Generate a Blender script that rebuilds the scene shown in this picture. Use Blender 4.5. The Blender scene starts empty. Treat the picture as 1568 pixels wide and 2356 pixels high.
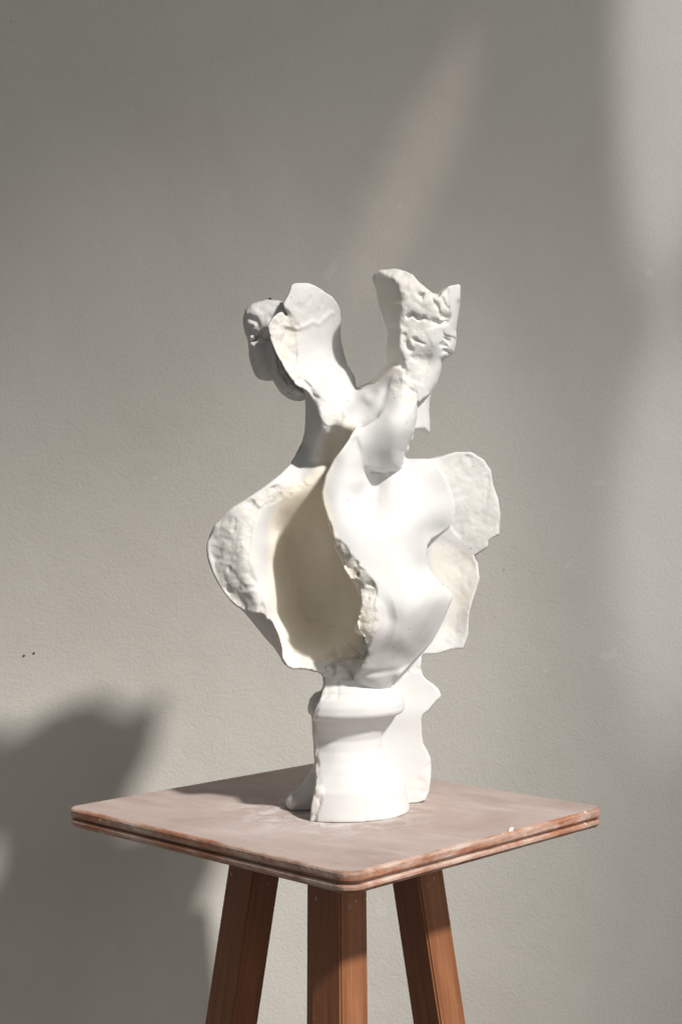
import bpy, bmesh, math, random
import numpy as np
from mathutils import Vector, Matrix

# ------------------------------------------------------------------ camera, world, lamps
sc = bpy.context.scene
col = sc.collection
S = 0.0005                    # metres per unit of the working drawing (bust units)
DCAM = 3350.0                 # camera distance in those units
EYE = 1.40                    # eye height
UC, VC = 784.0, 1177.5        # principal point

def P(u, v, w=0.0):
    """working coordinates -> metres (w is towards the viewer)"""
    k = S * (1 - w / DCAM)
    return Vector(((u - UC) * k, -w * S, EYE - (v - VC) * k))

cam_d = bpy.data.cameras.new('camera')
cam = bpy.data.objects.new('camera', cam_d); col.objects.link(cam)
cam.location = (0, -DCAM * S, EYE)
cam.rotation_euler = (math.pi / 2, 0, 0)
cam_d.sensor_fit = 'AUTO'; cam_d.sensor_width = 36.0
cam_d.lens = 36.0 * DCAM / 2355.0
cam_d.clip_start = 0.05; cam_d.clip_end = 100
sc.camera = cam

world = bpy.data.worlds.new('World'); sc.world = world; world.use_nodes = True
wbg = world.node_tree.nodes['Background']
wbg.inputs[0].default_value = (1.0, 0.965, 0.91, 1)
wbg.inputs[1].default_value = 0.125

LDIR = Vector((0.94, -1.0, 1.27)).normalized()      # towards the light

def lamp(name, kind, loc, target, energy, color, **kw):
    d = bpy.data.lights.new(name, kind)
    o = bpy.data.objects.new(name, d); col.objects.link(o)
    o.location = loc
    o.rotation_euler = (Vector(target) - Vector(loc)).to_track_quat('-Z', 'Y').to_euler()
    d.energy = energy; d.color = color
    for k, val in kw.items(): setattr(d, k, val)
    return o

WALL_Y = 0.515
def on_wall(u, v):
    k = S * (1 + WALL_Y / (S * DCAM)); return Vector(((u - UC) * k, WALL_Y, EYE - (v - VC) * k))
tgt = Vector((-0.33, 0.0, 0.85))
lamp('key_lamp', 'SPOT', tgt + LDIR * 14.0, tgt, 10400, (1.0, 0.962, 0.905),
     spot_size=math.radians(7.2), spot_blend=0.36, shadow_soft_size=0.42)
lamp('fill_lamp', 'AREA', (1.9, -2.1, 1.75), (0.2, 0.5, 1.65), 23, (1.0, 0.99, 0.97), shape='RECTANGLE', size=1.8, size_y=1.4)
def beam(u, v, hu, hv, tilt, energy, color, az=0.55, el=0.75, dist=4.0, blend=1.0):
    """soft-edged beam of window light on to the wall, centred on drawing point (u, v), half sizes in metres"""
    t = on_wall(u, v); d = Vector((az, -1.0, el)).normalized()
    o = lamp('window_beam', 'SPOT', t + d * dist, t, energy, color, spot_size=2 * math.atan(hv / dist), spot_blend=blend, shadow_soft_size=0.03)
    o.rotation_euler = (o.rotation_euler.to_matrix() @ Matrix.Rotation(math.radians(tilt), 3, 'Z')).to_euler()
    o.scale = (hu / hv, 1, 1)
beam(1535, 60, 0.080, 0.39, 0, 330, (1.0, 0.98, 0.95), blend=0.7)
beam(1550, 1200, 0.105, 0.34, 0, 230, (1.0, 0.98, 0.95), blend=0.9)
beam(1040, 1330, 0.13, 0.55, 0, 50, (1.0, 0.96, 0.90))
beam(955, 385, 0.058, 0.22, -27, 100, (1.0, 0.82, 0.69), blend=0.9)

lamp('left_fill_lamp', 'AREA', (-2.0, -2.4, 1.2), (0, 0.1, 1.3), 4.0, (1.0, 0.97, 0.93), shape='RECTANGLE', size=1.6, size_y=1.6)  # added fill without a visible source; lifts the shaded hollow and hair knot
sc.view_settings.view_transform = 'Standard'; sc.view_settings.look = 'None'
sc.view_settings.exposure = 0; sc.view_settings.gamma = 1
sc.view_settings.use_curve_mapping = False
sc.render.engine = 'CYCLES'
sc.cycles.use_denoising = True
sc.cycles.max_bounces = 8; sc.cycles.diffuse_bounces = 5

# ------------------------------------------------------------------ node helpers
def mat(name):
    m = bpy.data.materials.new(name); m.use_nodes = True
    nt = m.node_tree
    return m, nt, nt.nodes['Principled BSDF']
def N(nt, t, **kw):
    n = nt.nodes.new(t)
    for k, v in kw.items():
        if k in n.inputs.keys(): n.inputs[k].default_value = v
        else: setattr(n, k, v)
    return n
def ramp(nt, src, stops):
    r = nt.nodes.new('ShaderNodeValToRGB'); cr = r.color_ramp
    while len(cr.elements) < len(stops): cr.elements.new(0.5)
    for e, (p, c) in zip(cr.elements, stops):
        e.position = p; e.color = (c, c, c, 1) if isinstance(c, (int, float)) else (*c, 1)
    nt.links.new(src, r.inputs[0]); return r
def mix(nt, fac, a, b, blend='MIX'):
    m = nt.nodes.new('ShaderNodeMix'); m.data_type = 'RGBA'; m.blend_type = blend
    for sock, val in ((m.inputs[0], fac), (m.inputs[6], a), (m.inputs[7], b)):
        if isinstance(val, bpy.types.NodeSocket): nt.links.new(val, sock)
        elif isinstance(val, (int, float)): sock.default_value = val
        else: sock.default_value = (*val, 1)
    return m.outputs[2]
def noise(nt, vec, scale, detail=4, rough=0.5, dist=0.0):
    n = N(nt, 'ShaderNodeTexNoise', Scale=scale, Detail=detail, Roughness=rough, Distortion=dist)
    if vec is not None: nt.links.new(vec, n.inputs['Vector'])
    return n.outputs['Fac']
def mapping(nt, src, scale=(1, 1, 1), loc=(0, 0, 0), rot=(0, 0, 0)):
    m = N(nt, 'ShaderNodeMapping'); m.inputs['Scale'].default_value = scale
    m.inputs['Location'].default_value = loc; m.inputs['Rotation'].default_value = rot
    nt.links.new(src, m.inputs['Vector']); return m.outputs[0]
def bump(nt, bsdf, height, strength, dist, prev=None):
    b = N(nt, 'ShaderNodeBump', Strength=strength, Distance=dist)
    nt.links.new(height, b.inputs['Height'])
    if prev is not None: nt.links.new(prev, b.inputs['Normal'])
    nt.links.new(b.outputs[0], bsdf.inputs['Normal']); return b.outputs[0]

# ------------------------------------------------------------------ materials
def make_wall_mat():
    m, nt, b = mat('painted_stipple_wall')
    tc = N(nt, 'ShaderNodeTexCoord').outputs['Object']
    big = noise(nt, tc, 2.2, 3)
    c = mix(nt, big, (0.625, 0.605, 0.565), (0.665, 0.645, 0.60))
    sp = noise(nt, tc, 26.0, 2)
    spot = ramp(nt, sp, [(0.0, 0.0), (0.745, 0.0), (0.76, 1.0)]).outputs[0]
    c = mix(nt, spot, c, (0.68, 0.665, 0.64))
    st0 = ramp(nt, noise(nt, mapping(nt, tc, (1, 1, 0.7)), 3.1, 6, 0.65, 0.8), [(0.45, 0.0), (0.7, 0.5)]).outputs[0]
    c = mix(nt, st0, c, (0.56, 0.535, 0.49))
    nt.links.new(c, b.inputs['Base Color'])
    b.inputs['Roughness'].default_value = 0.75
    b.inputs['Specular IOR Level'].default_value = 0.25
    g = noise(nt, tc, 210.0, 2.5, 0.55, 0.6)
    n1 = bump(nt, b, g, 0.36, 0.0020)
    bump(nt, b, noise(nt, tc, 14.0, 3), 0.25, 0.006, n1)
    return m
def make_plaster_mat():
    m, nt, b = mat('white_plaster')
    tc = N(nt, 'ShaderNodeTexCoord').outputs['Object']
    at = N(nt, 'ShaderNodeAttribute', attribute_name='raw')
    sep = N(nt, 'ShaderNodeSeparateColor'); nt.links.new(at.outputs['Color'], sep.inputs[0])
    cream, rough_m = sep.outputs[0], sep.outputs[1]
    mott = noise(nt, tc, 16.0, 5, 0.6)
    white = mix(nt, mott, (0.60, 0.60, 0.595), (0.66, 0.66, 0.655))
    crm = mix(nt, ramp(nt, noise(nt, mapping(nt, tc, (1, 1, 0.45)), 13.0, 7, 0.68, 0.6), [(0.38, 0.0), (0.66, 1.0)]).outputs[0], (0.88, 0.835, 0.75), (0.78, 0.71, 0.59))  # yellowed cream, with bounce light for the hollow put into the colour
    c = mix(nt, cream, white, crm)
    grime = ramp(nt, noise(nt, tc, 55.0, 6, 0.65), [(0.50, 0.0), (0.72, 1.0)]).outputs[0]
    gm = N(nt, 'ShaderNodeMath', operation='MULTIPLY'); nt.links.new(grime, gm.inputs[0]); nt.links.new(rough_m, gm.inputs[1])
    gm2 = N(nt, 'ShaderNodeMath', operation='MULTIPLY'); nt.links.new(gm.outputs[0], gm2.inputs[0]); gm2.inputs[1].default_value = 0.45
    c = mix(nt, gm2.outputs[0], c, (0.50, 0.46, 0.39))
    vp = N(nt, 'ShaderNodeTexVoronoi', Scale=62.0); nt.links.new(tc, vp.inputs['Vector'])
    ph = ramp(nt, vp.outputs['Distance'], [(0.0, 1.0), (0.06, 1.0), (0.09, 0.0)]).outputs[0]
    sc_ = N(nt, 'ShaderNodeSeparateColor'); nt.links.new(vp.outputs['Color'], sc_.inputs[0])
    pm = ramp(nt, sc_.outputs[0], [(0.80, 0.0), (0.82, 0.6)]).outputs[0]
    pmul = N(nt, 'ShaderNodeMath', operation='MULTIPLY'); nt.links.new(ph, pmul.inputs[0]); nt.links.new(pm, pmul.inputs[1])
    c = mix(nt, pmul.outputs[0], c, (0.34, 0.30, 0.25))
    scf = ramp(nt, noise(nt, mapping(nt, tc, (1, 1, 2.2), rot=(0.4, 0.3, 0.2)), 22.0, 6, 0.7, 1.0), [(0.56, 0.0), (0.74, 0.35)]).outputs[0]
    c = mix(nt, scf, c, (0.60, 0.575, 0.53))
    nt.links.new(c, b.inputs['Base Color'])
    b.inputs['Roughness'].default_value = 0.8
    b.inputs['Specular IOR Level'].default_value = 0.2
    fine = noise(nt, tc, 160.0, 6, 0.65)
    mm = N(nt, 'ShaderNodeMath', operation='MULTIPLY_ADD'); nt.links.new(rough_m, mm.inputs[0]); mm.inputs[1].default_value = 0.9; mm.inputs[2].default_value = 0.12
    h = N(nt, 'ShaderNodeMath', operation='MULTIPLY'); nt.links.new(fine, h.inputs[0]); nt.links.new(mm.outputs[0], h.inputs[1])
    n1 = bump(nt, b, h.outputs[0], 0.45, 0.003)
    vor = N(nt, 'ShaderNodeTexVoronoi', Scale=48.0); nt.links.new(tc, vor.inputs['Vector'])
    pit = ramp(nt, vor.outputs['Distance'], [(0.0, 0.0), (0.075, 1.0)]).outputs[0]
    bump(nt, b, pit, 0.35, 0.0012, n1)
    return m
def wood_mat(name, dark, light, axis, dust=0.0, scale=1.0):
    """grain runs along the object's local axis"""
    m, nt, b = mat(name)
    tc = N(nt, 'ShaderNodeTexCoord').outputs['Object']
    s = [60 * scale, 60 * scale, 60 * scale]; s['XYZ'.index(axis)] = 2.2 * scale
    v = mapping(nt, tc, tuple(s))
    g = noise(nt, v, 1.0, 6, 0.6, 0.8)
    c = mix(nt, ramp(nt, g, [(0.3, 0.0), (0.68, 1.0)]).outputs[0], dark, light)
    s2 = [320, 320, 320]; s2['XYZ'.index(axis)] = 14
    fib = noise(nt, mapping(nt, tc, tuple(s2)), 1.0, 3, 0.6)
    c = mix(nt, ramp(nt, fib, [(0.35, 0.45), (0.6, 0.0)]).outputs[0], c, tuple(x * 0.6 for x in dark))
    return m, nt, b, tc, c, g, fib
def finish_wood(nt, b, c, fib, rough=0.5, bs=0.25):
    nt.links.new(c, b.inputs['Base Color'])
    b.inputs['Roughness'].default_value = rough
    bump(nt, b, fib, bs, 0.0012)
def make_leg_mat():
    m, nt, b, tc, c, g, fib = wood_mat('brown_beech', (0.25, 0.092, 0.04), (0.42, 0.18, 0.085), 'Z')
    spl = ramp(nt, noise(nt, mapping(nt, tc, (1, 1, 0.6)), 21.0, 4, 0.55, 1.4), [(0.59, 0.0), (0.68, 0.6)]).outputs[0]
    c = mix(nt, spl, c, (0.52, 0.43, 0.36))
    spk = ramp(nt, noise(nt, tc, 120.0, 2), [(0.74, 0.0), (0.77, 0.8)]).outputs[0]
    c = mix(nt, spk, c, (0.6, 0.55, 0.5))
    oi = N(nt, 'ShaderNodeObjectInfo')
    rv = ramp(nt, oi.outputs['Random'], [(0.0, 0.78), (1.0, 1.0)]).outputs[0]
    c = mix(nt, 1.0, c, rv, 'MULTIPLY')
    stn = ramp(nt, noise(nt, mapping(nt, tc, (1, 1, 0.35)), 9.0, 5, 0.6), [(0.45, 0.0), (0.7, 0.55)]).outputs[0]
    c = mix(nt, stn, c, (0.17, 0.07, 0.032))
    finish_wood(nt, b, c, fib, 0.45, 0.15); return m
def make_edge_mat():
    m, nt, b, tc, c, g, fib = wood_mat('worn_board_edge', (0.30, 0.105, 0.055), (0.50, 0.245, 0.15), 'X', scale=0.7)
    d = ramp(nt, noise(nt, mapping(nt, tc, (6, 6, 40)), 2.0, 6, 0.7), [(0.42, 0.0), (0.60, 0.8)]).outputs[0]
    c = mix(nt, d, c, (0.56, 0.46, 0.40))
    dk = ramp(nt, noise(nt, tc, 17.0, 5, 0.65), [(0.50, 0.0), (0.68, 0.7)]).outputs[0]
    c = mix(nt, dk, c, (0.20, 0.085, 0.045))
    sp = ramp(nt, noise(nt, tc, 42.0, 3), [(0.70, 0.0), (0.73, 0.9)]).outputs[0]
    c = mix(nt, sp, c, (0.78, 0.74, 0.70))
    finish_wood(nt, b, c, fib, 0.6, 0.3)
    bump(nt, b, noise(nt, tc, 60.0, 4, 0.6), 0.6, 0.0025); return m
def make_top_mat():
    m, nt, b, tc, c, g, fib = wood_mat('plaster_dusted_board', (0.20, 0.105, 0.075), (0.31, 0.185, 0.14), 'X', scale=0.6)
    d = ramp(nt, noise(nt, tc, 5.0, 7, 0.62, 0.5), [(0.32, 0.42), (0.66, 0.92)]).outputs[0]
    c = mix(nt, d, c, (0.545, 0.46, 0.435))
    sw = ramp(nt, noise(nt, mapping(nt, tc, (4, 16, 4), rot=(0, 0, 0.5)), 1.6, 5, 0.6, 1.2), [(0.50, 0.0), (0.72, 0.4)]).outputs[0]
    c = mix(nt, sw, c, (0.58, 0.52, 0.50))
    gr = N(nt, 'ShaderNodeTexGradient', gradient_type='SPHERICAL'); nt.links.new(mapping(nt, tc, (7.0, 7.0, 7.0), loc=(-0.1, 0.25, 0)), gr.inputs['Vector'])
    dm = N(nt, 'ShaderNodeMath', operation='MULTIPLY'); nt.links.new(gr.outputs['Fac'], dm.inputs[0])
    nt.links.new(ramp(nt, noise(nt, tc, 34.0, 7, 0.7, 0.6), [(0.46, 0.0), (0.62, 1.3)]).outputs[0], dm.inputs[1])
    c = mix(nt, dm.outputs[0], c, (0.70, 0.67, 0.65))
    scr = ramp(nt, noise(nt, mapping(nt, tc, (9, 260, 9), rot=(0, 0, 0.9)), 1.0, 3, 0.6, 0.4), [(0.66, 0.0), (0.70, 0.28)]).outputs[0]
    c = mix(nt, scr, c, (0.30, 0.20, 0.165))
    sp = ramp(nt, noise(nt, tc, 70.0, 2), [(0.75, 0.0), (0.78, 0.7)]).outputs[0]
    c = mix(nt, sp, c, (0.75, 0.72, 0.69))
    finish_wood(nt, b, c, fib, 0.7, 0.15); return m
def flat_mat(name, c, rough=0.7):
    m, nt, b = mat(name); tc = N(nt, 'ShaderNodeTexCoord').outputs['Object']
    nt.links.new(mix(nt, noise(nt, tc, 40.0), tuple(x * 0.85 for x in c), c), b.inputs['Base Color'])
    b.inputs['Roughness'].default_value = rough; return m

M_WALL = make_wall_mat(); M_PLASTER = make_plaster_mat()
M_LEG = make_leg_mat(); M_EDGE = make_edge_mat(); M_TOP = make_top_mat()
M_FLOOR = flat_mat('grey_floor', (0.30, 0.27, 0.24)); M_NAIL = flat_mat('dark_metal', (0.03, 0.028, 0.025), 0.5)

# ------------------------------------------------------------------ object helpers
def link(name, bm, m, parent=None, smooth=False):
    me = bpy.data.meshes.new(name); bm.to_mesh(me); bm.free()
    for x in (m if isinstance(m, (list, tuple)) else [m]): me.materials.append(x)
    if smooth:
        for p in me.polygons: p.use_smooth = True
    o = bpy.data.objects.new(name, me); col.objects.link(o)
    if parent: o.parent = parent
    return o
def empty(name, loc, label, cat):
    o = bpy.data.objects.new(name, None); col.objects.link(o); o.location = loc
    o.empty_display_size = 0.05; o['label'] = label; o['category'] = cat; return o
def box_bm(x0, x1, y0, y1, z0, z1):
    bm = bmesh.new()
    bmesh.ops.create_cube(bm, size=1)
    for v in bm.verts:
        v.co = Vector((x0 + (v.co.x + .5) * (x1 - x0), y0 + (v.co.y + .5) * (y1 - y0), z0 + (v.co.z + .5) * (z1 - z0)))
    return bm

# ------------------------------------------------------------------ setting
wall = link('wall', box_bm(-2.6, 2.6, WALL_Y, WALL_Y + 0.12, 0.0, 2.9), M_WALL); wall['kind'] = 'structure'
wall['label'] = 'grey-white stippled plaster wall behind the stand'
floor = link('floor', box_bm(-2.6, 2.6, -2.6, WALL_Y - 0.002, -0.1, 0.0), M_FLOOR); floor['kind'] = 'structure'
floor['label'] = 'floor under the wooden stand'
def wall_pt(u, v):
    k = S * (1 + WALL_Y / (S * DCAM)); return Vector(((u - UC) * k, WALL_Y, EYE - (v - VC) * k))
for (u, v, r) in ((56, 1508, .0016), (79, 1502, .0016), (621, 688, .0022), (26, 50, .0008), (1158, 1310, .0009)):
    bm = bmesh.new(); bmesh.ops.create_uvsphere(bm, u_segments=10, v_segments=6, radius=r)
    o = link('nail', bm, M_NAIL, wall, True); o.location = wall_pt(u, v) + Vector((0, -r * 0.3, 0))

# ------------------------------------------------------------------ modelling stand
ZT = EYE - 678 * S                                   # table surface
CX, CY = (771 - UC) * S, 0.0
HX, HY = 0.2250, 0.2140                              # half sides
stand = empty('sculpture_stand', (CX, CY, 0), 'square wooden modelling stand with dusty grooved top and splayed brown legs', 'sculpture stand')
stand.rotation_euler = (0, 0, math.radians(-43.6))
def rounded_board(shrink, r, prof):
    """square board with rounded corners; prof = list of (inset, z) from the top centre outwards and down"""
    bm = bmesh.new(); rings = []
    for inset, z in prof:
        hx, hy = HX - shrink - inset, HY - shrink - inset; rr = max(r - inset, 0.002); ring = []
        for cx, cy, a0 in ((1, 1, 0), (-1, 1, 90), (-1, -1, 180), (1, -1, 270)):
            for k in range(9):
                a = math.radians(a0 + k * 90 / 8)
                ring.append(bm.verts.new((cx * (hx - rr) + rr * math.cos(a), cy * (hy - rr) + rr * math.sin(a), z)))
        rings.append(ring)
    n = len(rings[0])
    for a, b in zip(rings, rings[1:]):
        for i in range(n):
            f = bm.faces.new((a[i], b[i], b[(i + 1) % n], a[(i + 1) % n])); f.material_index = 1
    f = bm.faces.new(rings[0]); f.material_index = 0
    f = bm.faces.new(list(reversed(rings[-1]))); f.material_index = 1
    return bm
T1, GR, T2 = 0.0105, 0.0026, 0.0085
b1 = link('top_board', rounded_board(0, 0.016, [(0.0035, 0), (0.001, -0.001), (0, -0.003), (0, -T1 + 0.002), (0.0015, -T1)]), [M_TOP, M_EDGE], stand)
b1.location = (0, 0, ZT)
g1 = link('groove_strip', rounded_board(0.006, 0.012, [(0, 0), (0, -GR)]), [M_EDGE, M_EDGE], stand); g1.location = (0, 0, ZT - T1)
b2 = link('lower_board', rounded_board(0, 0.016, [(0.0015, 0), (0, -0.002), (0, -T2 + 0.004), (0.004, -T2)]), [M_EDGE, M_EDGE], stand)
b2.location = (0, 0, ZT - T1 - GR)
ZL = ZT - T1 - GR - T2
def leg_bm(L, s):
    bm = box_bm(-s / 2, s / 2, -s / 2, s / 2, -L, 0)
    bmesh.ops.bevel(bm, geom=[e for e in bm.edges if abs(e.verts[0].co.z - e.verts[1].co.z) > 0.1], offset=0.002, segments=2, affect='EDGES')
    return bm
LEGTOP, SPL = 0.0855, 0.150
for k in range(4):
    dx, dy = Vector(((1, 1, -1, -1)[k] * HX, (-1, 1, 1, -1)[k] * HY)).normalized()   # towards the corners of the board
    L = ZL / math.cos(math.atan(SPL)) + 0.0
    o = link('leg', leg_bm(L, 0.0435), M_LEG, stand)
    zax = Vector((-dx * SPL, -dy * SPL, 1)).normalized()
    xax = (Vector((1, 0, 0)) - zax * zax.x).normalized(); yax = zax.cross(xax)
    R3 = Matrix((xax, yax, zax)).transposed().to_4x4()
    o.matrix_local = Matrix.Translation((dx * LEGTOP, dy * LEGTOP, ZL - 0.0003)) @ R3

bm = bmesh.new(); bmesh.ops.create_icosphere(bm, subdivisions=3, radius=1)
rr = random.Random(4)
for v in bm.verts:
    q = 1 + 0.35 * math.sin(v.co.x * 5 + 1) * math.cos(v.co.z * 4) + rr.uniform(-.05, .05)
    v.co = Vector((v.co.x * 0.0040 * q + 0.3 * 0.003 * v.co.z, v.co.y * 0.0006, v.co.z * 0.0030 * q))
chip = link('plaster_chip', bm, M_PLASTER, stand, True)
chip.matrix_basis = stand.matrix_basis.inverted() @ (Matrix.Translation(P(1175, 1909, 251)) @ Matrix.Rotation(math.radians(45), 4, 'Z'))

# ------------------------------------------------------------------ plaster bust: signed distance volume
H = 2.5
U0, U1, V0, V1, W0, W1 = 430, 1190, 600, 1912, -300, 320
us = np.arange(U0, U1, H, dtype=np.float32); vs = np.arange(V0, V1, H, dtype=np.float32); ws = np.arange(W0, W1, H, dtype=np.float32)
UU, VV = np.meshgrid(us, vs, indexing='ij')
BIG = 1e3
def z1(*p): return [(522.7 + .36459 * x, 596.2 + .36459 * y) for x, y in p]
def z2(*p): return [(441 + .47918 * x, 1004.5 + .47918 * y) for x, y in p]
def z3(*p): return [(604.3 + .3125 * x, 1510.8 + .3125 * y) for x, y in p]
def seg_dist(px, py, ax, ay, bx, by):
    ex, ey = bx - ax, by - ay
    t = np.clip(((px - ax) * ex + (py - ay) * ey) / (ex * ex + ey * ey + 1e-9), 0, 1)
    return np.hypot(px - ax - t * ex, py - ay - t * ey)
def line_dist(pl):
    d = np.full_like(UU, BIG)
    for (a, b), (c, e) in zip(pl, pl[1:]): d = np.minimum(d, seg_dist(UU, VV, a, b, c, e))
    return d
def chaikin(p, n=1, closed=True):
    p = [tuple(x) for x in p]
    for _ in range(n):
        q = []; m = len(p)
        if not closed: q.append(p[0])
        for i in range(m if closed else m - 1):
            a, b = p[i], p[(i + 1) % m]
            q += [(.75 * a[0] + .25 * b[0], .75 * a[1] + .25 * b[1]), (.25 * a[0] + .75 * b[0], .25 * a[1] + .75 * b[1])]
        if not closed: q.append(p[-1])
        p = q
    return p
def poly_sdf(p):
    d = np.full_like(UU, BIG); ins = np.zeros(UU.shape, bool)
    for (ax, ay), (bx, by) in zip(p, p[1:] + p[:1]):
        d = np.minimum(d, seg_dist(UU, VV, ax, ay, bx, by))
        if ay != by:
            c = (VV >= min(ay, by)) & (VV < max(ay, by))
            ins ^= c & (UU < ax + (VV - ay) * (bx - ax) / (by - ay))
    return np.where(ins, -d, d)
def tps(pts, lam=2.0):
    """smoothed thin plate through (u, v, w) points"""
    p = np.array(pts, dtype=np.float64); n = len(p); q = p[:, :2] / 100.0
    def ker(r2): return np.where(r2 > 1e-12, 0.5 * r2 * np.log(np.maximum(r2, 1e-12)), 0)
    K = ker(((q[:, None] - q[None]) ** 2).sum(-1)) + np.eye(n) * lam * 1e-3
    A = np.zeros((n + 3, n + 3)); A[:n, :n] = K; A[:n, n] = 1; A[:n, n + 1:] = q; A[n, :n] = 1; A[n + 1:, :n] = q.T
    s = np.linalg.solve(A, np.concatenate([p[:, 2], [0, 0, 0]]))
    gu, gv = UU / 100.0, VV / 100.0
    f = s[n] + s[n + 1] * gu + s[n + 2] * gv
    for i in range(n): f = f + s[i] * ker((gu - q[i, 0]) ** 2 + (gv - q[i, 1]) ** 2)
    return f.astype(np.float32)
def smax(a, b, k):
    if k <= 0: return np.maximum(a, b)
    h = np.clip(0.5 + 0.5 * (a - b) / k, 0, 1); return b + (a - b) * h + k * h * (1 - h)
def smin(a, b, k): return -smax(-a, -b, k)
def grad(f):
    a, b = np.gradient(f, H); return np.sqrt(1 + np.minimum(a * a + b * b, 9.0)).astype(np.float32)
def roundoff(f, pl, R, depth):
    d = np.clip(line_dist(pl) / R, 0, 1); return f - depth * (1 - np.sqrt(np.maximum(1 - (1 - d) ** 2, 0)))
def blur(a, n):
    for _ in range(n):
        p = np.pad(a, 1, mode='edge'); a = (p[:-2, 1:-1] + p[2:, 1:-1] + p[1:-1, :-2] + p[1:-1, 2:] + 4 * a) / 8
    return a
class Vol:
    def __init__(s): s.a = np.full((len(us), len(vs), len(ws)), BIG, np.float32)
    def sub(s, d2, m=24):
        ix = np.where((d2 < m).any(1))[0]; iy = np.where((d2 < m).any(0))[0]
        return slice(ix[0], ix[-1] + 1), slice(iy[0], iy[-1] + 1)
    def add(s, poly, f, b, k=8, ku=0, cut=False):
        d2 = poly_sdf(poly).astype(np.float32)
        sx, sy = s.sub(d2)
        if np.isscalar(b): b = np.full_like(UU, b)
        gf, gb = grad(f), grad(b)
        w = ws[None, None, :]
        fr = (w - f[sx, sy, None]) / gf[sx, sy, None]; bk = (b[sx, sy, None] - w) / gb[sx, sy, None]
        d = smax(np.maximum(fr, bk), d2[sx, sy, None], k).astype(np.float32)
        if cut: s.a[sx, sy] = smax(s.a[sx, sy], -d, ku)
        else: s.a[sx, sy] = smin(s.a[sx, sy], d, ku)
    def ell(s, c, r, ku=0, cut=False):
        m = 20
        sx = slice(*np.searchsorted(us, [c[0] - r[0] - m, c[0] + r[0] + m])); sy = slice(*np.searchsorted(vs, [c[1] - r[1] - m, c[1] + r[1] + m]))
        X = (us[sx, None, None] - c[0]) / r[0]; Y = (vs[None, sy, None] - c[1]) / r[1]; Z = (ws[None, None, :] - c[2]) / r[2]
        q = np.sqrt(X * X + Y * Y + Z * Z); g = np.sqrt((X / r[0]) ** 2 + (Y / r[1]) ** 2 + (Z / r[2]) ** 2) + 1e-6
        d = (q * (q - 1) / g).astype(np.float32)
        s.a[sx, sy] = smax(s.a[sx, sy], -d, ku) if cut else smin(s.a[sx, sy], d, ku)

RNG = np.random.default_rng(7)
def vnoise(x, y, z, cell, seed):
    r = np.random.default_rng(seed); G = r.random((40, 40, 40), dtype=np.float32) * 2 - 1
    def prep(t):
        t = t / cell; i = np.floor(t).astype(np.int32); f = t - i; return i, f * f * (3 - 2 * f)
    i, fx = prep(x); j, fy = prep(y); k, fz = prep(z)
    def g(a, b, c): return G[(i + a) % 40, (j + b) % 40, (k + c) % 40]
    l = lambda a, b, t: a + (b - a) * t
    return l(l(l(g(0,0,0), g(1,0,0), fx), l(g(0,1,0), g(1,1,0), fx), fy), l(l(g(0,0,1), g(1,0,1), fx), l(g(0,1,1), g(1,1,1), fx), fy), fz)
ROUGH = np.zeros_like(UU)      # where broken plaster shows
CREAM = np.zeros_like(UU)      # yellowed raw inside, its tone lightened to brighten the shaded hollow
def mark(arr, poly, val=1.0):
    np.maximum(arr, np.where(poly_sdf(poly) < 0, val, 0), out=arr)

bust = Vol(); bun = Vol(); soc = Vol()

# --- back of the torso: lower outside strip, then the open bowl
strip = z2((150,740),(220,815),(260,850),(300,900),(350,960),(400,1020),(425,1060),(440,1090),(470,1112),(540,1117),(600,1120),(560,1080),(480,1060),(440,960),(400,880),(340,800),(280,760),(200,740))
f = roundoff(np.full_like(UU, 70.0), strip[:10], 45, 60)
bust.add(strip, f, -20.0, 4)
bowl_out = z2((640,0),(560,20),(520,62),(480,130),(400,200),(300,270),(200,335),(150,375),(110,420),(75,490),(72,560),(90,630),(125,700),(150,740),(190,790),(225,820))
bowl_low = z2((290,848),(340,850),(355,880),(380,882),(400,920),(420,960),(425,1020),(432,1060),(470,1112),(540,1117),(600,1120),(640,1160))
bowl = chaikin(bowl_out + bowl_low + z2((760,1170),(840,1060),(880,900),(840,700),(800,560),(760,440),(720,300),(700,150),(680,20)))
fp = [(476,1200,97),(500,1180,102),(560,1150,106),(480,1280,99),(520,1300,115),(560,1250,128),(580,1300,126),(600,1380,132),(560,1390,112),(575,1200,118),(520,1230,113),
      (600,1200,100),(612,1250,78),(608,1320,92),(640,1300,14),(640,1220,22),(628,1400,96),(650,1400,36),(645,1480,108),(660,1440,66),
      (680,1250,-20),(700,1300,-38),(750,1350,-42),(760,1250,-26),(720,1180,6),(700,1110,52),(700,1420,-24),(750,1450,-14),(700,1490,56),(670,1510,104),(720,1520,96),(760,1535,98),
      (780,1500,60),(800,1480,40),(820,1420,-20),(830,1540,90),(692,1080,14),(645,1105,80),(600,1130,98),(740,1100,50),(760,1150,10),(800,1300,-50),(702,1050,-20)]
fb = tps(fp)
LRIM = z2((60,480),(105,410),(190,330),(250,300),(310,312),(322,345),(292,450),(272,600),(325,720),(372,880),(385,880),(340,850),(290,848),(220,815),(125,700))
fb = fb - 4.0 * blur((poly_sdf(LRIM) < 0) * 1.0, 10)
bk = fb - 62
bk = np.minimum(bk, tps([(480,1250,20),(600,1150,0),(600,1350,10),(700,1300,-150),(700,1100,-40),(690,1500,10),(800,1300,-170),(800,1500,-40)]))
bust.add(bowl, fb, bk, 5)
mark(ROUGH, z2((72,480),(110,420),(200,335),(310,300),(320,340),(290,450),(270,600),(320,720),(370,880),(430,1000),(440,1090),(380,900),(300,850),(220,815),(125,700)), 0.6)
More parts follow.
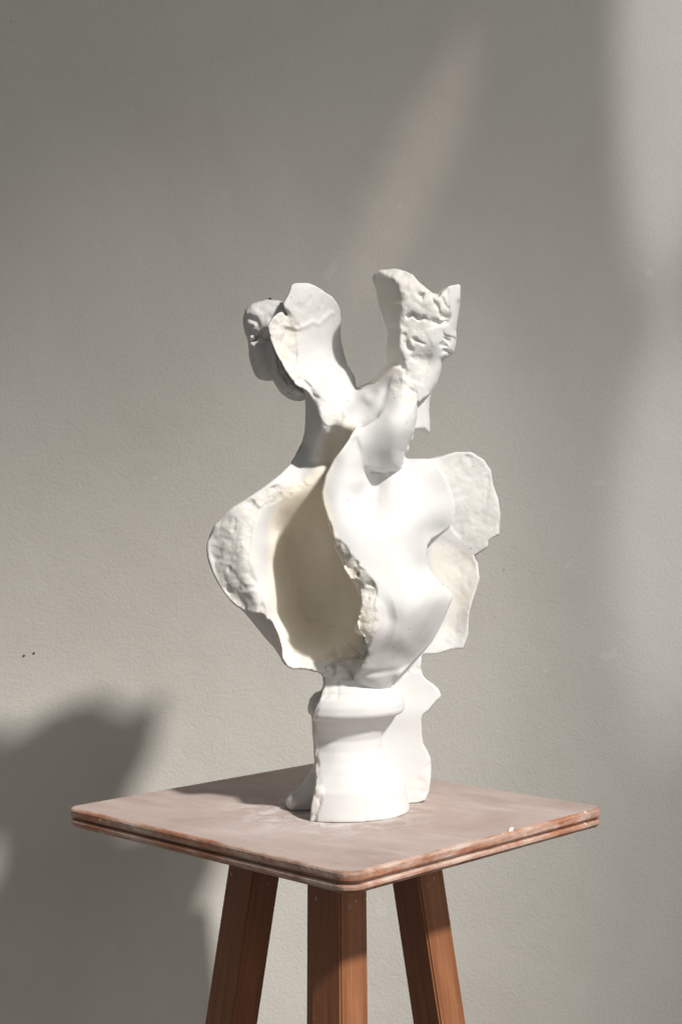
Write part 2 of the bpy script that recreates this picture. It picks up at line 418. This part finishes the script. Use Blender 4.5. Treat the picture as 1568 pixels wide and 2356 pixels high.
mark(ROUGH, z2((390,240),(560,180),(580,220),(440,300),(300,350),(250,320)), 0.9)
mark(ROUGH, z2((420,1050),(470,1020),(600,1060),(780,980),(830,1000),(780,1180),(600,1130),(470,1120)), 1.0)
mark(CREAM, z2((560,200),(420,280),(370,420),(370,700),(420,1000),(520,1080),(780,1060),(850,900),(800,700),(700,500),(640,250),(640,100)), 1.0)

# --- the far side: broad broken face behind the chest
plate_o = z2((900,105),(1015,108),(1140,105),(1200,90),(1260,72),(1340,72),(1400,110),(1435,160),(1445,230),(1470,300),(1480,380),(1475,470),(1440,488),(1425,500),(1420,530),(1370,562),(1355,570),(1370,610),(1378,680),(1360,740),(1340,800),(1330,850),(1325,950),(1300,1015),(1240,1020),(1180,1040),(1110,1045))
plate = plate_o + z2((1095,1070),(1000,1140),(900,1100),(880,600),(900,300))
fpl = tps([(880,1060,-50),(930,1060,-52),(1040,1045,-68),(1100,1050,-76),(1145,1150,-74),(1060,1150,-70),(1080,1230,-78),(1010,1280,-84),(1060,1300,-94),(1100,1330,-82),(1050,1380,-98),(1080,1400,-84),(1000,1400,-90),(1060,1480,-92),(990,1500,-78),(1030,1440,-98),(1120,1100,-78),(1100,1180,-74),(950,1300,-80)])
bust.add(plate, fpl, np.minimum(fpl - 60, tps([(900,1060,-110),(1040,1050,-130),(1145,1150,-170),(1000,1300,-230),(1060,1480,-150),(900,1500,-120),(1100,1330,-170)])), 5)
mark(ROUGH, z2((1140,105),(1260,72),(1400,110),(1480,380),(1475,470),(1350,570),(1240,430),(1260,330),(1200,170)), 0.40)
mark(ROUGH, z2((1340,560),(1380,680),(1330,850),(1300,1015),(1110,1045),(1260,900),(1290,760),(1180,600),(1150,500),(1200,480)), 0.22)
mark(CREAM, z2((1150,500),(1340,560),(1380,680),(1330,850),(1180,1000),(1250,780),(1140,650)), 0.45)

# --- chest with breast, neck front, far shoulder
left_rim = z2((790,-40),(755,10),(720,60),(680,110),(640,185),(622,270),(632,330),(655,400),(680,490),(690,540),(712,575),(738,640),(790,715),(806,760),(812,790),(806,850),(796,890),(800,930),(830,960),(842,1000),(845,1040),(800,1100),(775,1158))
right_sil = z2((1150,490),(1130,520),(1125,570),(1134,625),(1155,660),(1200,712),(1238,742),(1248,762),(1245,785),(1228,825),(1190,915),(1150,985),(1100,1040),(1050,1092),(1000,1148),(960,1195))
lobe = z2((1000,60),(1015,108),(1140,105),(1200,170),(1248,280),(1260,370),(1240,430),(1190,465))
chest = left_rim + z2((750,1166),(725,1195),(705,1225),(700,1260),(940,1260)) + list(reversed(right_sil)) + list(reversed(lobe)) + z2((900,20))
fc = tps([(807,1000,150),(790,1060,160),(770,1060,158),(800,1100,160),(832,1060,112),(828,1110,128),(850,1120,46),(850,1155,66),(852,1090,36),(815,1170,166),(775,1130,174),(745,1120,166),(743,1150,172),(760,1230,212),(790,1300,234),(830,1370,246),(865,1430,236),(850,1490,206),(820,1550,160),
      (855,1200,176),(900,1250,178),(900,1050,0),(890,1080,26),(930,1060,-10),(920,1090,30),(890,1118,56),(868,1150,74),(920,1150,88),(900,1350,206),(950,1300,152),(960,1200,104),(890,1420,214),(930,1420,212),(960,1395,198),(1000,1372,140),(1028,1372,104),(1006,1338,122),(1008,1408,118),(985,1300,96),(975,1240,66),(985,1205,36),(1000,1180,4),(1003,1228,-46),(1022,1100,-36),(1022,1150,-38),(1022,1190,-44),(1020,1226,-66),(985,1110,4),(992,1145,4),(960,1062,4),
      (940,1480,166),(905,1500,166),(870,1530,158),(965,1480,122),(1005,1420,112),(920,1535,126),(850,1565,140),(800,1580,116),(890,1585,112),(1045,1210,-72),(1050,1175,-68),(1042,1130,-62),(870,1050,20)], 1.2)
fc = blur(fc, 45)
fc = fc + blur(roundoff(np.zeros_like(UU), right_sil[3:-2], 60, 130), 90)
fc = fc + blur(roundoff(np.zeros_like(UU), z2((775,1158),(750,1166),(725,1195),(705,1225),(700,1260)), 40, 40), 8)
fc = fc + blur(roundoff(np.zeros_like(UU), [(760,1606),(885,1604),(908,1568)], 46, 62), 20)
# the flank steps back a little along the under-breast line
arc = z2((930,700),(970,800),(985,880),(965,970),(920,1050),(860,1125))
fa = np.clip(-(UU - np.interp(VV, [p[1] for p in arc], [p[0] for p in arc])), 0, 60) / 60.0
fa *= np.clip((VV - 1335) / 60, 0, 1) * np.clip((1560 - VV) / 60, 0, 1)
fc = fc - 8 * np.clip(fa * 3, 0, 1) * (1 - 0.6 * fa)
# waist fold
fold = z2((830,1140),(900,1132),(980,1120),(1040,1095))
fc = fc - 5 * np.exp(-(line_dist(fold) / 7.0) ** 2)
# broken rim face: falls away from its outer edge towards the hollow
rim_outer = z2((655,400),(690,480),(740,520),(780,580),(830,640),(870,690),(890,740),(880,800),(890,860),(900,900),(880,940),(858,990),(850,1040),(810,1100))
rim_poly = z2((655,400)) + rim_outer[1:] + list(reversed(left_rim[7:22]))
band = poly_sdf(rim_poly) < 0
do = line_dist(rim_outer)
fc = np.where(band, fc - np.minimum(do * 0.62, 42), fc)
mark(ROUGH, rim_poly, 1.0)
bust.add(chest, fc, np.minimum(fc - 60, -70.0), 4)
bust.ell((836,1446,178), (20,16,26), 6)

# --- neck stump, saddle between the two halves of the head
sil_l = z1((470,820),(490,900),(492,980),(488,1080),(470,1170),(440,1250),(395,1305),(340,1350))
u_edge = z1((700,560),(735,600),(765,700),(795,750),(806,818),(850,806),(920,772),(965,720),(990,660))
neck = sil_l + z1((450,1420),(620,1500),(760,1400),(860,1250),(1000,1060),(1110,900),(1120,700)) + list(reversed(u_edge[2:])) + z1((700,700),(560,720))
fn = tps([(812,897,-28),(845,890,-28),(800,908,22),(800,925,46),(795,945,64),(770,925,58),(740,905,66),(710,905,66),(840,908,44),(840,930,64),(870,898,54),(890,900,66),(880,922,78),(860,957,88),(830,957,80),(795,965,92),
      (787,985,92),(768,1000,58),(772,962,86),(738,960,92),(740,1000,72),(732,1050,24),(720,1100,-4),(752,1040,22),(747,1090,0),(735,1130,0),(720,1160,-10),(700,1120,-6),(690,1090,-16),(700,1030,0),(703,960,34),(780,1040,18),(760,1100,-10),(830,1010,60),(905,870,66),(910,890,74),(785,880,-14),(770,868,8),(730,878,34),(690,886,76),(740,830,-12),(690,830,40),(770,830,-80),(660,1110,-20),(860,1000,90)], 1.5)
fn = roundoff(fn, sil_l, 40, 70)
fn = roundoff(fn, u_edge[3:7], 26, 36)
NECK = (neck, fn, np.minimum(fn - 70, tps([(700,950,-60),(790,900,-110),(880,900,-80),(700,1100,-60),(800,1050,-100)])), 5, 16)
mark(ROUGH, z1((510,830),(560,850),(620,900),(720,960),(740,1000),(690,1080),(640,1100),(600,1040),(600,950),(560,880)), 0.9)
mark(ROUGH, z1((600,1080),(650,1080),(610,1260),(560,1300),(570,1180)), 0.5)
mark(CREAM, z1((740,1000),(860,1060),(780,1120),(640,1350),(600,1440),(500,1440),(600,1200),(660,1080)), 0.8)

# --- back half of the head: curved shell
shell = z1((378,235),(405,160),(430,150),(510,150),(560,170),(620,210),(660,240),(690,280),(712,320),(718,400),(716,500),(735,600),(765,700),(795,750),(806,818),(790,900),(640,960),(560,870),(520,830),(430,790),(370,700),(310,600),(270,500),(255,430),(285,370),(345,325),(372,350),(352,285))
fs = tps([(668,655,58),(700,665,48),(740,680,2),(772,710,-70),(783,760,-112),(650,720,72),(640,760,86),(690,760,40),(735,760,-12),(625,790,92),(645,820,84),(690,830,44),(740,830,-8),(780,820,-104),(665,860,82),(690,890,68),(730,880,30),(770,870,0),(806,880,-50),(635,740,84),(720,900,36),(760,905,36),(700,700,44)], 1.0)
SRIM = z1((255,430),(345,300),(385,350),(372,400),(440,440),(430,600),(410,690),(480,790),(540,835),(520,838),(430,795),(370,705),(300,600),(262,500))
fs = fs - 5 * blur((poly_sdf(SRIM) < 0) * 1.0, 8)
hollow = np.exp(-(((UU - 655) / 22) ** 2 + ((VV - 770) / 34) ** 2)); fs = fs - 16 * hollow
ledge = z1((375,420),(440,440),(500,420),(540,395),(580,410),(620,370),(660,340))
fs = fs + 5 * np.exp(-(line_dist(ledge) / 6.0) ** 2)
bust.add(shell, fs, fs - 46, 3)
bust.add(*NECK)
mark(ROUGH, z1((255,430),(345,300),(400,340),(460,430),(440,600),(430,700),(560,840),(520,830),(430,790),(370,700),(270,500)), 1.0)
mark(ROUGH, z1((375,240),(405,160),(620,200),(712,320),(700,400),(560,330),(440,440)), 0.25)

# --- front half of the head: upright horn with its broken face
horn = z1((918,140),(915,115),(930,90),(960,70),(1060,60),(1120,75),(1170,100),(1210,150),(1250,180),(1290,215),(1330,235),(1350,200),(1390,170),(1460,156),(1470,170),(1465,280),(1455,350),(1440,450),(1447,490),(1440,540),(1430,590),(1390,620),(1355,640),(1345,700),(1320,780),(1285,840),(1210,900),(1100,880),(1000,860),(870,870),(850,806),(920,772),(965,720),(990,660),(1000,560),(1010,470),(985,400),(955,300),(940,200))
ridge = z1((1040,60),(1080,170),(1108,260),(1108,330),(1090,430),(1086,600),(1086,700),(1060,745),(1000,800))
ru = np.interp(VV, [p[1] for p in ridge], [p[0] for p in ridge]).astype(np.float32)
ftop = np.clip((700 - VV) / 100, 0, 1)
fl = 92 - 0.18 * np.clip(VV - 640, 0, 230) - 26 * np.clip((VV - 800) / 80, 0, 1) - 26 * ftop - 0.9 * (ru - UU)
fr_ = tps([(905,640,72),(925,680,84),(926,720,80),(918,800,66),(920,870,54),(960,660,76),(960,710,78),(1000,690,66),(960,740,66),(1000,735,56),(1055,660,24),(1050,720,26),(960,780,62),(1000,790,48),(1040,780,20),(960,840,50),(1000,850,24),(960,890,44),(990,880,24),(1010,800,36),(900,617,44),(870,640,60)], 1.0)
WPX = vnoise(UU, VV, UU * 0 + 3, 13, 21) * 7; WPY = vnoise(UU, VV, UU * 0 + 9, 13, 22) * 7; WPD = np.clip(0.75 + vnoise(UU, VV, UU * 0 + 5, 17, 23), 0.1, 1.4)
def groove(f, pl, dep, wid):
    d = np.full_like(UU, BIG)
    for (a, b), (c, e) in zip(pl, pl[1:]): d = np.minimum(d, seg_dist(UU + WPX, VV + WPY, a, b, c, e))
    return f - dep * WPD * np.exp(-(d / wid) ** 2)
fr_ = groove(fr_, z1((1150,350),(1220,375),(1290,390),(1380,400)), 12, 6)
fr_ = groove(fr_, z1((1180,210),(1230,235)), 9, 6)
fr_ = groove(fr_, z1((1110,480),(1150,560),(1170,640)), 8, 6)
fr_ = groove(fr_, z1((1190,510),(1230,540)), 7, 5)
fr_ = groove(fr_, z1((1300,240),(1340,330),(1390,370)), 10, 7)
fr_ = groove(fr_, z1((1345,220),(1390,310)), 6, 4)
for kk in range(4):
    y = 470 + kk * 36; fr_ = groove(fr_, z1((1370 - kk * 6, y),(1400, y + 26),(1440, y + 44)), 9, 4.5)
fr_ = fr_ - 14 * np.exp(-(((UU - 975) / 26) ** 2 + ((VV - 830) / 26) ** 2))
fh = smin(fl, fr_, 5)
fh = roundoff(fh, z1((1465,280),(1455,350),(1440,450),(1447,490),(1440,540),(1430,590),(1390,620),(1355,640),(1345,700),(1320,780),(1285,840)), 16, 30)
bust.add(horn, fh, np.minimum(np.minimum(fl, fr_) - 42, tps([(880,640,-70),(920,700,-60),(1050,700,-100),(1000,850,-90),(860,880,-120)])), 4, 14)
mark(ROUGH, z1((960,70),(1120,75),(1290,215),(1390,170),(1410,400),(1250,450),(1300,560),(1260,700),(1240,800),(1100,740),(1090,600),(1090,430),(1110,260),(1060,130)), 0.6)
mark(CREAM, z1((915,115),(960,90),(1080,170),(1108,330),(1085,600),(1060,745),(850,806),(965,720),(1010,470)), 0.6)

# --- cheek, jaw and chin, then nose and lips beyond it
ck_sil = z1((1170,780),(1198,850),(1200,920),(1195,1000),(1178,1090),(1145,1155),(1117,1215),(1108,1285),(1095,1325),(1070,1345),(1030,1350))
ck = ck_sil + z1((980,1346),(930,1336),(885,1322),(868,1300),(850,1240),(820,1110),(780,1122),(800,1090),(860,1055),(945,1000),(990,930),(1010,860),(1030,790),(1060,745),(1100,760))
fk = tps([(905,880,68),(900,910,86),(880,930,82),(930,900,86),(950,920,90),(925,950,122),(895,960,130),(860,990,128),(830,1000,130),(945,970,118),(880,1020,124),(920,1030,114),(905,1070,83),(845,1030,122),(850,1075,90),(925,1075,77),(880,1085,73),(952,1000,108),(938,1050,94),(840,1010,128),(812,1006,140),(832,1060,108)], 1.0)
fk = blur(fk, 12)
fk = roundoff(fk, ck_sil, 34, 70)
fk = roundoff(fk, z1((1060,1346),(1030,1350),(980,1346),(930,1336),(895,1328)), 12, 16)
bust.add(ck, fk, np.minimum(fk - 80, -40.0), 7, 12)
mark(ROUGH, z1((1060,745),(1100,760),(1200,850),(1190,900),(1140,960),(1090,900),(1050,850),(1030,790)), 0.7)
nose = z1((1120,830),(1200,840),(1290,826),(1282,860),(1272,905),(1270,960),(1276,1020),(1276,1080),(1268,1098),(1240,1086),(1215,1068),(1185,1072),(1150,1070))
fnose = roundoff(np.full_like(UU, 4.0) - 0.55 * (UU - 955), nose[2:10], 14, 26)
bust.add(nose, fnose, -75.0, 3)
bust.ell((941, 1003, -6), (9.5, 15, 26), 4)
bust.ell((932, 1030, -4), (8, 11, 24), 4)

# --- hair knot and nape hair
def hair(outline, w, R, dep, back, grooves=()):
    p = chaikin(z1(*outline), 2); f = roundoff(np.full_like(UU, float(w)), p + p[:1], R, dep)
    for g, dp, wd in grooves: f = groove(f, chaikin(z1(*g), 2, False), dp, wd)
    bun.add(p, f, f * 0 + back, 4, 5)
hair(((95,390),(106,330),(140,290),(190,266),(260,254),(330,262),(385,290),(390,380),(310,480),(250,520),(205,475),(150,530),(132,515),(106,450)), 20, 34, 44, -64,
     ((((105,400),(150,370),(190,400),(180,450),(140,460),(120,430)), 9, 6), (((130,320),(200,300),(250,330),(240,420),(210,470)), 6, 6), (((200,280),(270,290),(290,340),(280,450)), 5, 6)))
hair(((138,500),(170,520),(210,470),(270,500),(320,580),(320,700),(290,765),(205,762),(172,735),(148,660),(134,570)), 2, 22, 30, -64, ((((150,560),(200,545),(280,560)), 5, 4),))
hair(((262,500),(330,560),(380,700),(450,790),(530,830),(520,880),(465,896),(400,886),(350,855),(312,800),(280,740),(262,640)), 34, 30, 40, -56,
     ((((300,560),(320,660),(370,770),(430,850)), 9, 5), (((290,640),(310,740),(360,820),(400,870)), 8, 5), (((350,640),(400,740),(470,810)), 7, 4)))
bun.ell((577,753,26), (11,12,16), 5, True)

# --- stem under the torso
stem = z3((395,85),(440,120),(448,200),(440,245),(455,300),(480,335),(560,340),(900,255),(960,190),(1000,120),(800,20),(500,20))
fst = roundoff(tps([(735,1540,90),(745,1580,96),(755,1610,96),(775,1560,96),(790,1590,112),(830,1580,118),(880,1570,90),(900,1540,80),(840,1530,120)]), stem[:5], 24, 50)
bust.add(stem, fst, -80.0, 4)

# --- socle
PROF = [(1540,96),(1562,98),(1578,104),(1586,110),(1592,121),(1602,124),(1606,128),(1612,137),(1630,145),(1648,146),(1658,140),(1663,121),(1670,116),(1690,102),(1715,93),(1740,94),(1765,102),(1790,116),(1808,130),(1818,140),(1824,146),(1850,151),(1878,156),(1893,157),(1900,150)]
pv = np.arange(1530, 1912, 1.5); pr = np.interp(pv, [p[0] for p in PROF], [p[1] for p in PROF]); pr = np.convolve(np.pad(pr, 2, mode='edge'), np.ones(5) / 5, 'valid')
def revolve(vol, poly, cu, cw, scale, wmin, plane=None, k=3):
    """turned profile about the vertical axis (cu, cw), kept inside poly (drawing outline) and in front of wmin"""
    d2 = poly_sdf(poly).astype(np.float32); sx, sy = vol.sub(d2)
    X = (us[sx, None, None] - UC) * (1 - ws[None, None, :] / DCAM) - (cu - UC)          # true metric offsets
    Yr = (vs[None, sy, None] - VC) * (1 - ws[None, None, :] / DCAM)
    rr = np.hypot(X, ws[None, None, :] - cw)
    R = np.interp(Yr, [VC * 0 + (p - VC) * (1 - 165 / DCAM) for p in pv], pr * scale)
    d = (rr - R) * 0.85
    d = smax(d, Yr - 677.8, 3)
    if wmin is not None: d = smax(d, wmin - ws[None, None, :] + 0 * d, 3)
    if plane is not None: d = smax(d, plane(X, Yr, ws[None, None, :]), 2)
    d = smax(d, d2[sx, sy, None], k).astype(np.float32)
    vol.a[sx, sy] = np.minimum(vol.a[sx, sy], d)
cut_l = z3((470,60),(455,150),(450,230),(425,300),(395,350),(372,400),(360,450),(368,560),(378,650),(382,780),(392,900),(376,1000),(358,1100),(344,1200),(340,1300))
revolve(soc, cut_l + z3((1200,1300),(1200,60)), 784, 20, 1.0, -90)
rear = z3((560,60),(440,120),(445,200),(430,245),(380,265),(345,310),(332,370),(335,410),(358,435),(366,560),(376,650),(382,780),(345,850),(300,920),(250,980),(200,1010),(172,1050),(172,1090),(195,1140),(240,1162),(330,1174),(420,1190),(700,1120),(1075,1085),(1150,1070),(1195,1055),(1222,990),(1232,900),(1240,800),(1234,750),(1215,700),(1178,640),(1168,570),(1166,460),(1178,425),(1220,395),(1275,325),(1306,300),(1309,275),(1290,235),(1250,200),(1200,165),(1178,140),(1160,80),(1168,40),(1168,0),(900,0))
frs = 10 - 0.28 * (UU - 784) + np.where(UU < 784, 0.2 * (784 - UU), 0) + 8 * np.exp(-((VV - 1640) / 40.0) ** 2)
lside = rear[4:9]; lbase = rear[12:20]
frs = roundoff(frs, lside, 24, 34); frs = roundoff(frs, lbase, 40, 46)
# its foot must stand on the board: trim below the board with the true height
d2r = poly_sdf(rear)
soc.add(rear, frs, frs - 95, 4)
Yr3 = (vs[None, :, None] - VC) * (1 - ws[None, None, :] / DCAM)
soc.a = smax(soc.a, (Yr3 - 677.8) + np.zeros_like(soc.a), 1).astype(np.float32)
mark(ROUGH, cut_l + z3((390,1300),(400,1160),(440,1040),(455,960),(420,900),(405,700),(395,560),(390,470)), 0.8)
mark(ROUGH, z3((1060,960),(1240,760),(1232,900),(1195,1055),(1075,1085)), 0.25)
mark(ROUGH, z3((980,150),(1020,260),(950,220),(920,200),(1100,40),(1168,100)), 0.4)
mark(ROUGH, z3((430,60),(760,40),(680,150),(560,170),(560,330),(440,330)), 0.5)

# --- surface grain of the plaster, then mesh
CREAM = np.maximum(CREAM, 0.4 * ROUGH); ROUGH = blur(ROUGH, 3); CREAM = blur(CREAM, 14)
def finish(vol, amp=1.0):
    a = vol.a; idx = np.where(np.abs(a) < 16); x, y, z = us[idx[0]], vs[idx[1]], ws[idx[2]]
    r = ROUGH[idx[0], idx[1]] * amp
    x, y, z = 0.74 * x - 0.52 * y + 0.43 * z + 900, 0.31 * x + 0.81 * y + 0.49 * z + 900, -0.60 * x - 0.23 * y + 0.76 * z + 2000
    n = vnoise(x, y, z, 40, 1) * 4.2 + (0.42 - np.abs(vnoise(x, y, z, 27, 12))) * 5.0 + vnoise(x, y, z, 17, 2) * 1.3 + (0.4 - np.abs(vnoise(x, y, z, 11, 13))) * 1.8 + vnoise(x, y, z, 7, 3) * 0.5
    chip = np.maximum(vnoise(x + 0.8 * y, y - 0.5 * x, z, 24, 5) - 0.42, 0) * 14
    chis = vnoise(x * 0.25 + y, (y - x) * 0.2, z * 0.4, 7, 6) * 1.3
    smooth = vnoise(x, y, z, 60, 8) * 1.2 + vnoise(x, y, z, 26, 9) * 0.45
    a[idx] += (n + chip + chis) * r + smooth
    return a
def surface_nets(a):
    nx, ny, nz = a.shape; s = a < 0
    c = np.zeros((nx - 1, ny - 1, nz - 1), np.int8)
    for i in (0, 1):
        for j in (0, 1):
            for k in (0, 1): c += s[i:nx - 1 + i, j:ny - 1 + j, k:nz - 1 + k]
    act = (c > 0) & (c < 8); cells = np.argwhere(act); vid = np.full(act.shape, -1, np.int32); vid[act] = np.arange(len(cells))
    acc = np.zeros((len(cells), 3)); cnt = np.zeros(len(cells)); ci, cj, ck_ = cells.T
    cor = [(i, j, k) for i in (0, 1) for j in (0, 1) for k in (0, 1)]
    for p in cor:
        for ax in range(3):
            if p[ax]: continue
            q = list(p); q[ax] = 1
            va = a[ci + p[0], cj + p[1], ck_ + p[2]]; vb = a[ci + q[0], cj + q[1], ck_ + q[2]]
            m = (va < 0) != (vb < 0); t = np.where(m, va / np.where(m, va - vb, 1), 0)
            pt = np.array(p, float)[None] + np.zeros((len(cells), 3)); pt[:, ax] += t
            acc[m] += pt[m]; cnt[m] += 1
    verts = cells + acc / cnt[:, None]
    faces = []
    for ax in range(3):
        b, c_ = [(1, 2), (2, 0), (0, 1)][ax]
        sl = [slice(None)] * 3; sl2 = list(sl); sl[ax] = slice(0, -1); sl2[ax] = slice(1, None)
        s0, s1 = s[tuple(sl)], s[tuple(sl2)]
        e = np.argwhere(s0 != s1); ok = (e[:, b] > 0) & (e[:, c_] > 0) & (e[:, b] < a.shape[b] - 1) & (e[:, c_] < a.shape[c_] - 1); e = e[ok]
        flip = s0[tuple(e.T)]
        q = []
        for db, dc in ((-1, -1), (0, -1), (0, 0), (-1, 0)):
            o = e.copy(); o[:, b] += db; o[:, c_] += dc; q.append(vid[tuple(o.T)])
        q = np.stack(q, 1); q[~flip] = q[~flip][:, ::-1]; faces.append(q)
    return verts, np.concatenate(faces)
def mesh_from(vol, name, parent, amp=1.0):
    a = finish(vol, amp); vt, fc_ = surface_nets(a)
    gi = np.clip(np.round(vt).astype(int), 0, np.array(a.shape) - 1)
    u = U0 + vt[:, 0] * H; v = V0 + vt[:, 1] * H; w = W0 + vt[:, 2] * H
    k = S * (1 - w / DCAM)
    co = np.stack([(u - UC) * k, -w * S, EYE - (v - VC) * k], 1)
    # keep only sizeable islands
    par = np.arange(len(vt))
    for _ in range(200):
        m = par[fc_].min(1); new = par.copy()
        for j in range(4): np.minimum.at(new, fc_[:, j], m)
        new = new[new]
        if (new == par).all(): break
        par = new
    root, cnt = np.unique(par, return_counts=True); keep = np.isin(par, root[cnt > 900])
    remap = np.cumsum(keep) - 1; fc_ = remap[fc_[keep[fc_].all(1)]]; co = co[keep]; gi = gi[keep]
    # camera mapping mirrors handedness: u right, v down, w near -> x, -z, -y
    me = bpy.data.meshes.new(name)
    me.vertices.add(len(co)); me.vertices.foreach_set('co', (co - np.array(BASE)).astype(np.float32).ravel())
    me.loops.add(fc_.size); me.loops.foreach_set('vertex_index', fc_.astype(np.int32).ravel())
    me.polygons.add(len(fc_)); me.polygons.foreach_set('loop_start', np.arange(0, fc_.size, 4, dtype=np.int32))
    me.polygons.foreach_set('use_smooth', np.ones(len(fc_), bool))
    me.update(calc_edges=True); me.validate()
    at = me.color_attributes.new('raw', 'FLOAT_COLOR', 'POINT')
    cc = np.zeros((len(co), 4), np.float32); cc[:, 0] = CREAM[gi[:, 0], gi[:, 1]]; cc[:, 1] = np.clip(ROUGH[gi[:, 0], gi[:, 1]], 0, 1); cc[:, 3] = 1
    at.data.foreach_set('color', cc.ravel())
    me.materials.append(M_PLASTER)
    o = bpy.data.objects.new(name, me); col.objects.link(o); o.parent = parent
    return o
BASE = (0.01, -0.005, ZT)
root = empty('plaster_bust', BASE, 'broken white plaster bust of a woman, split open, standing on the wooden stand', 'sculpture')
mesh_from(bust, 'bust_shell', root)
mesh_from(soc, 'socle', root)
ROUGH = np.maximum(ROUGH, np.where(UU < 700, 0.45, 0)); mesh_from(bun, 'hair_knot', root, 0.9)
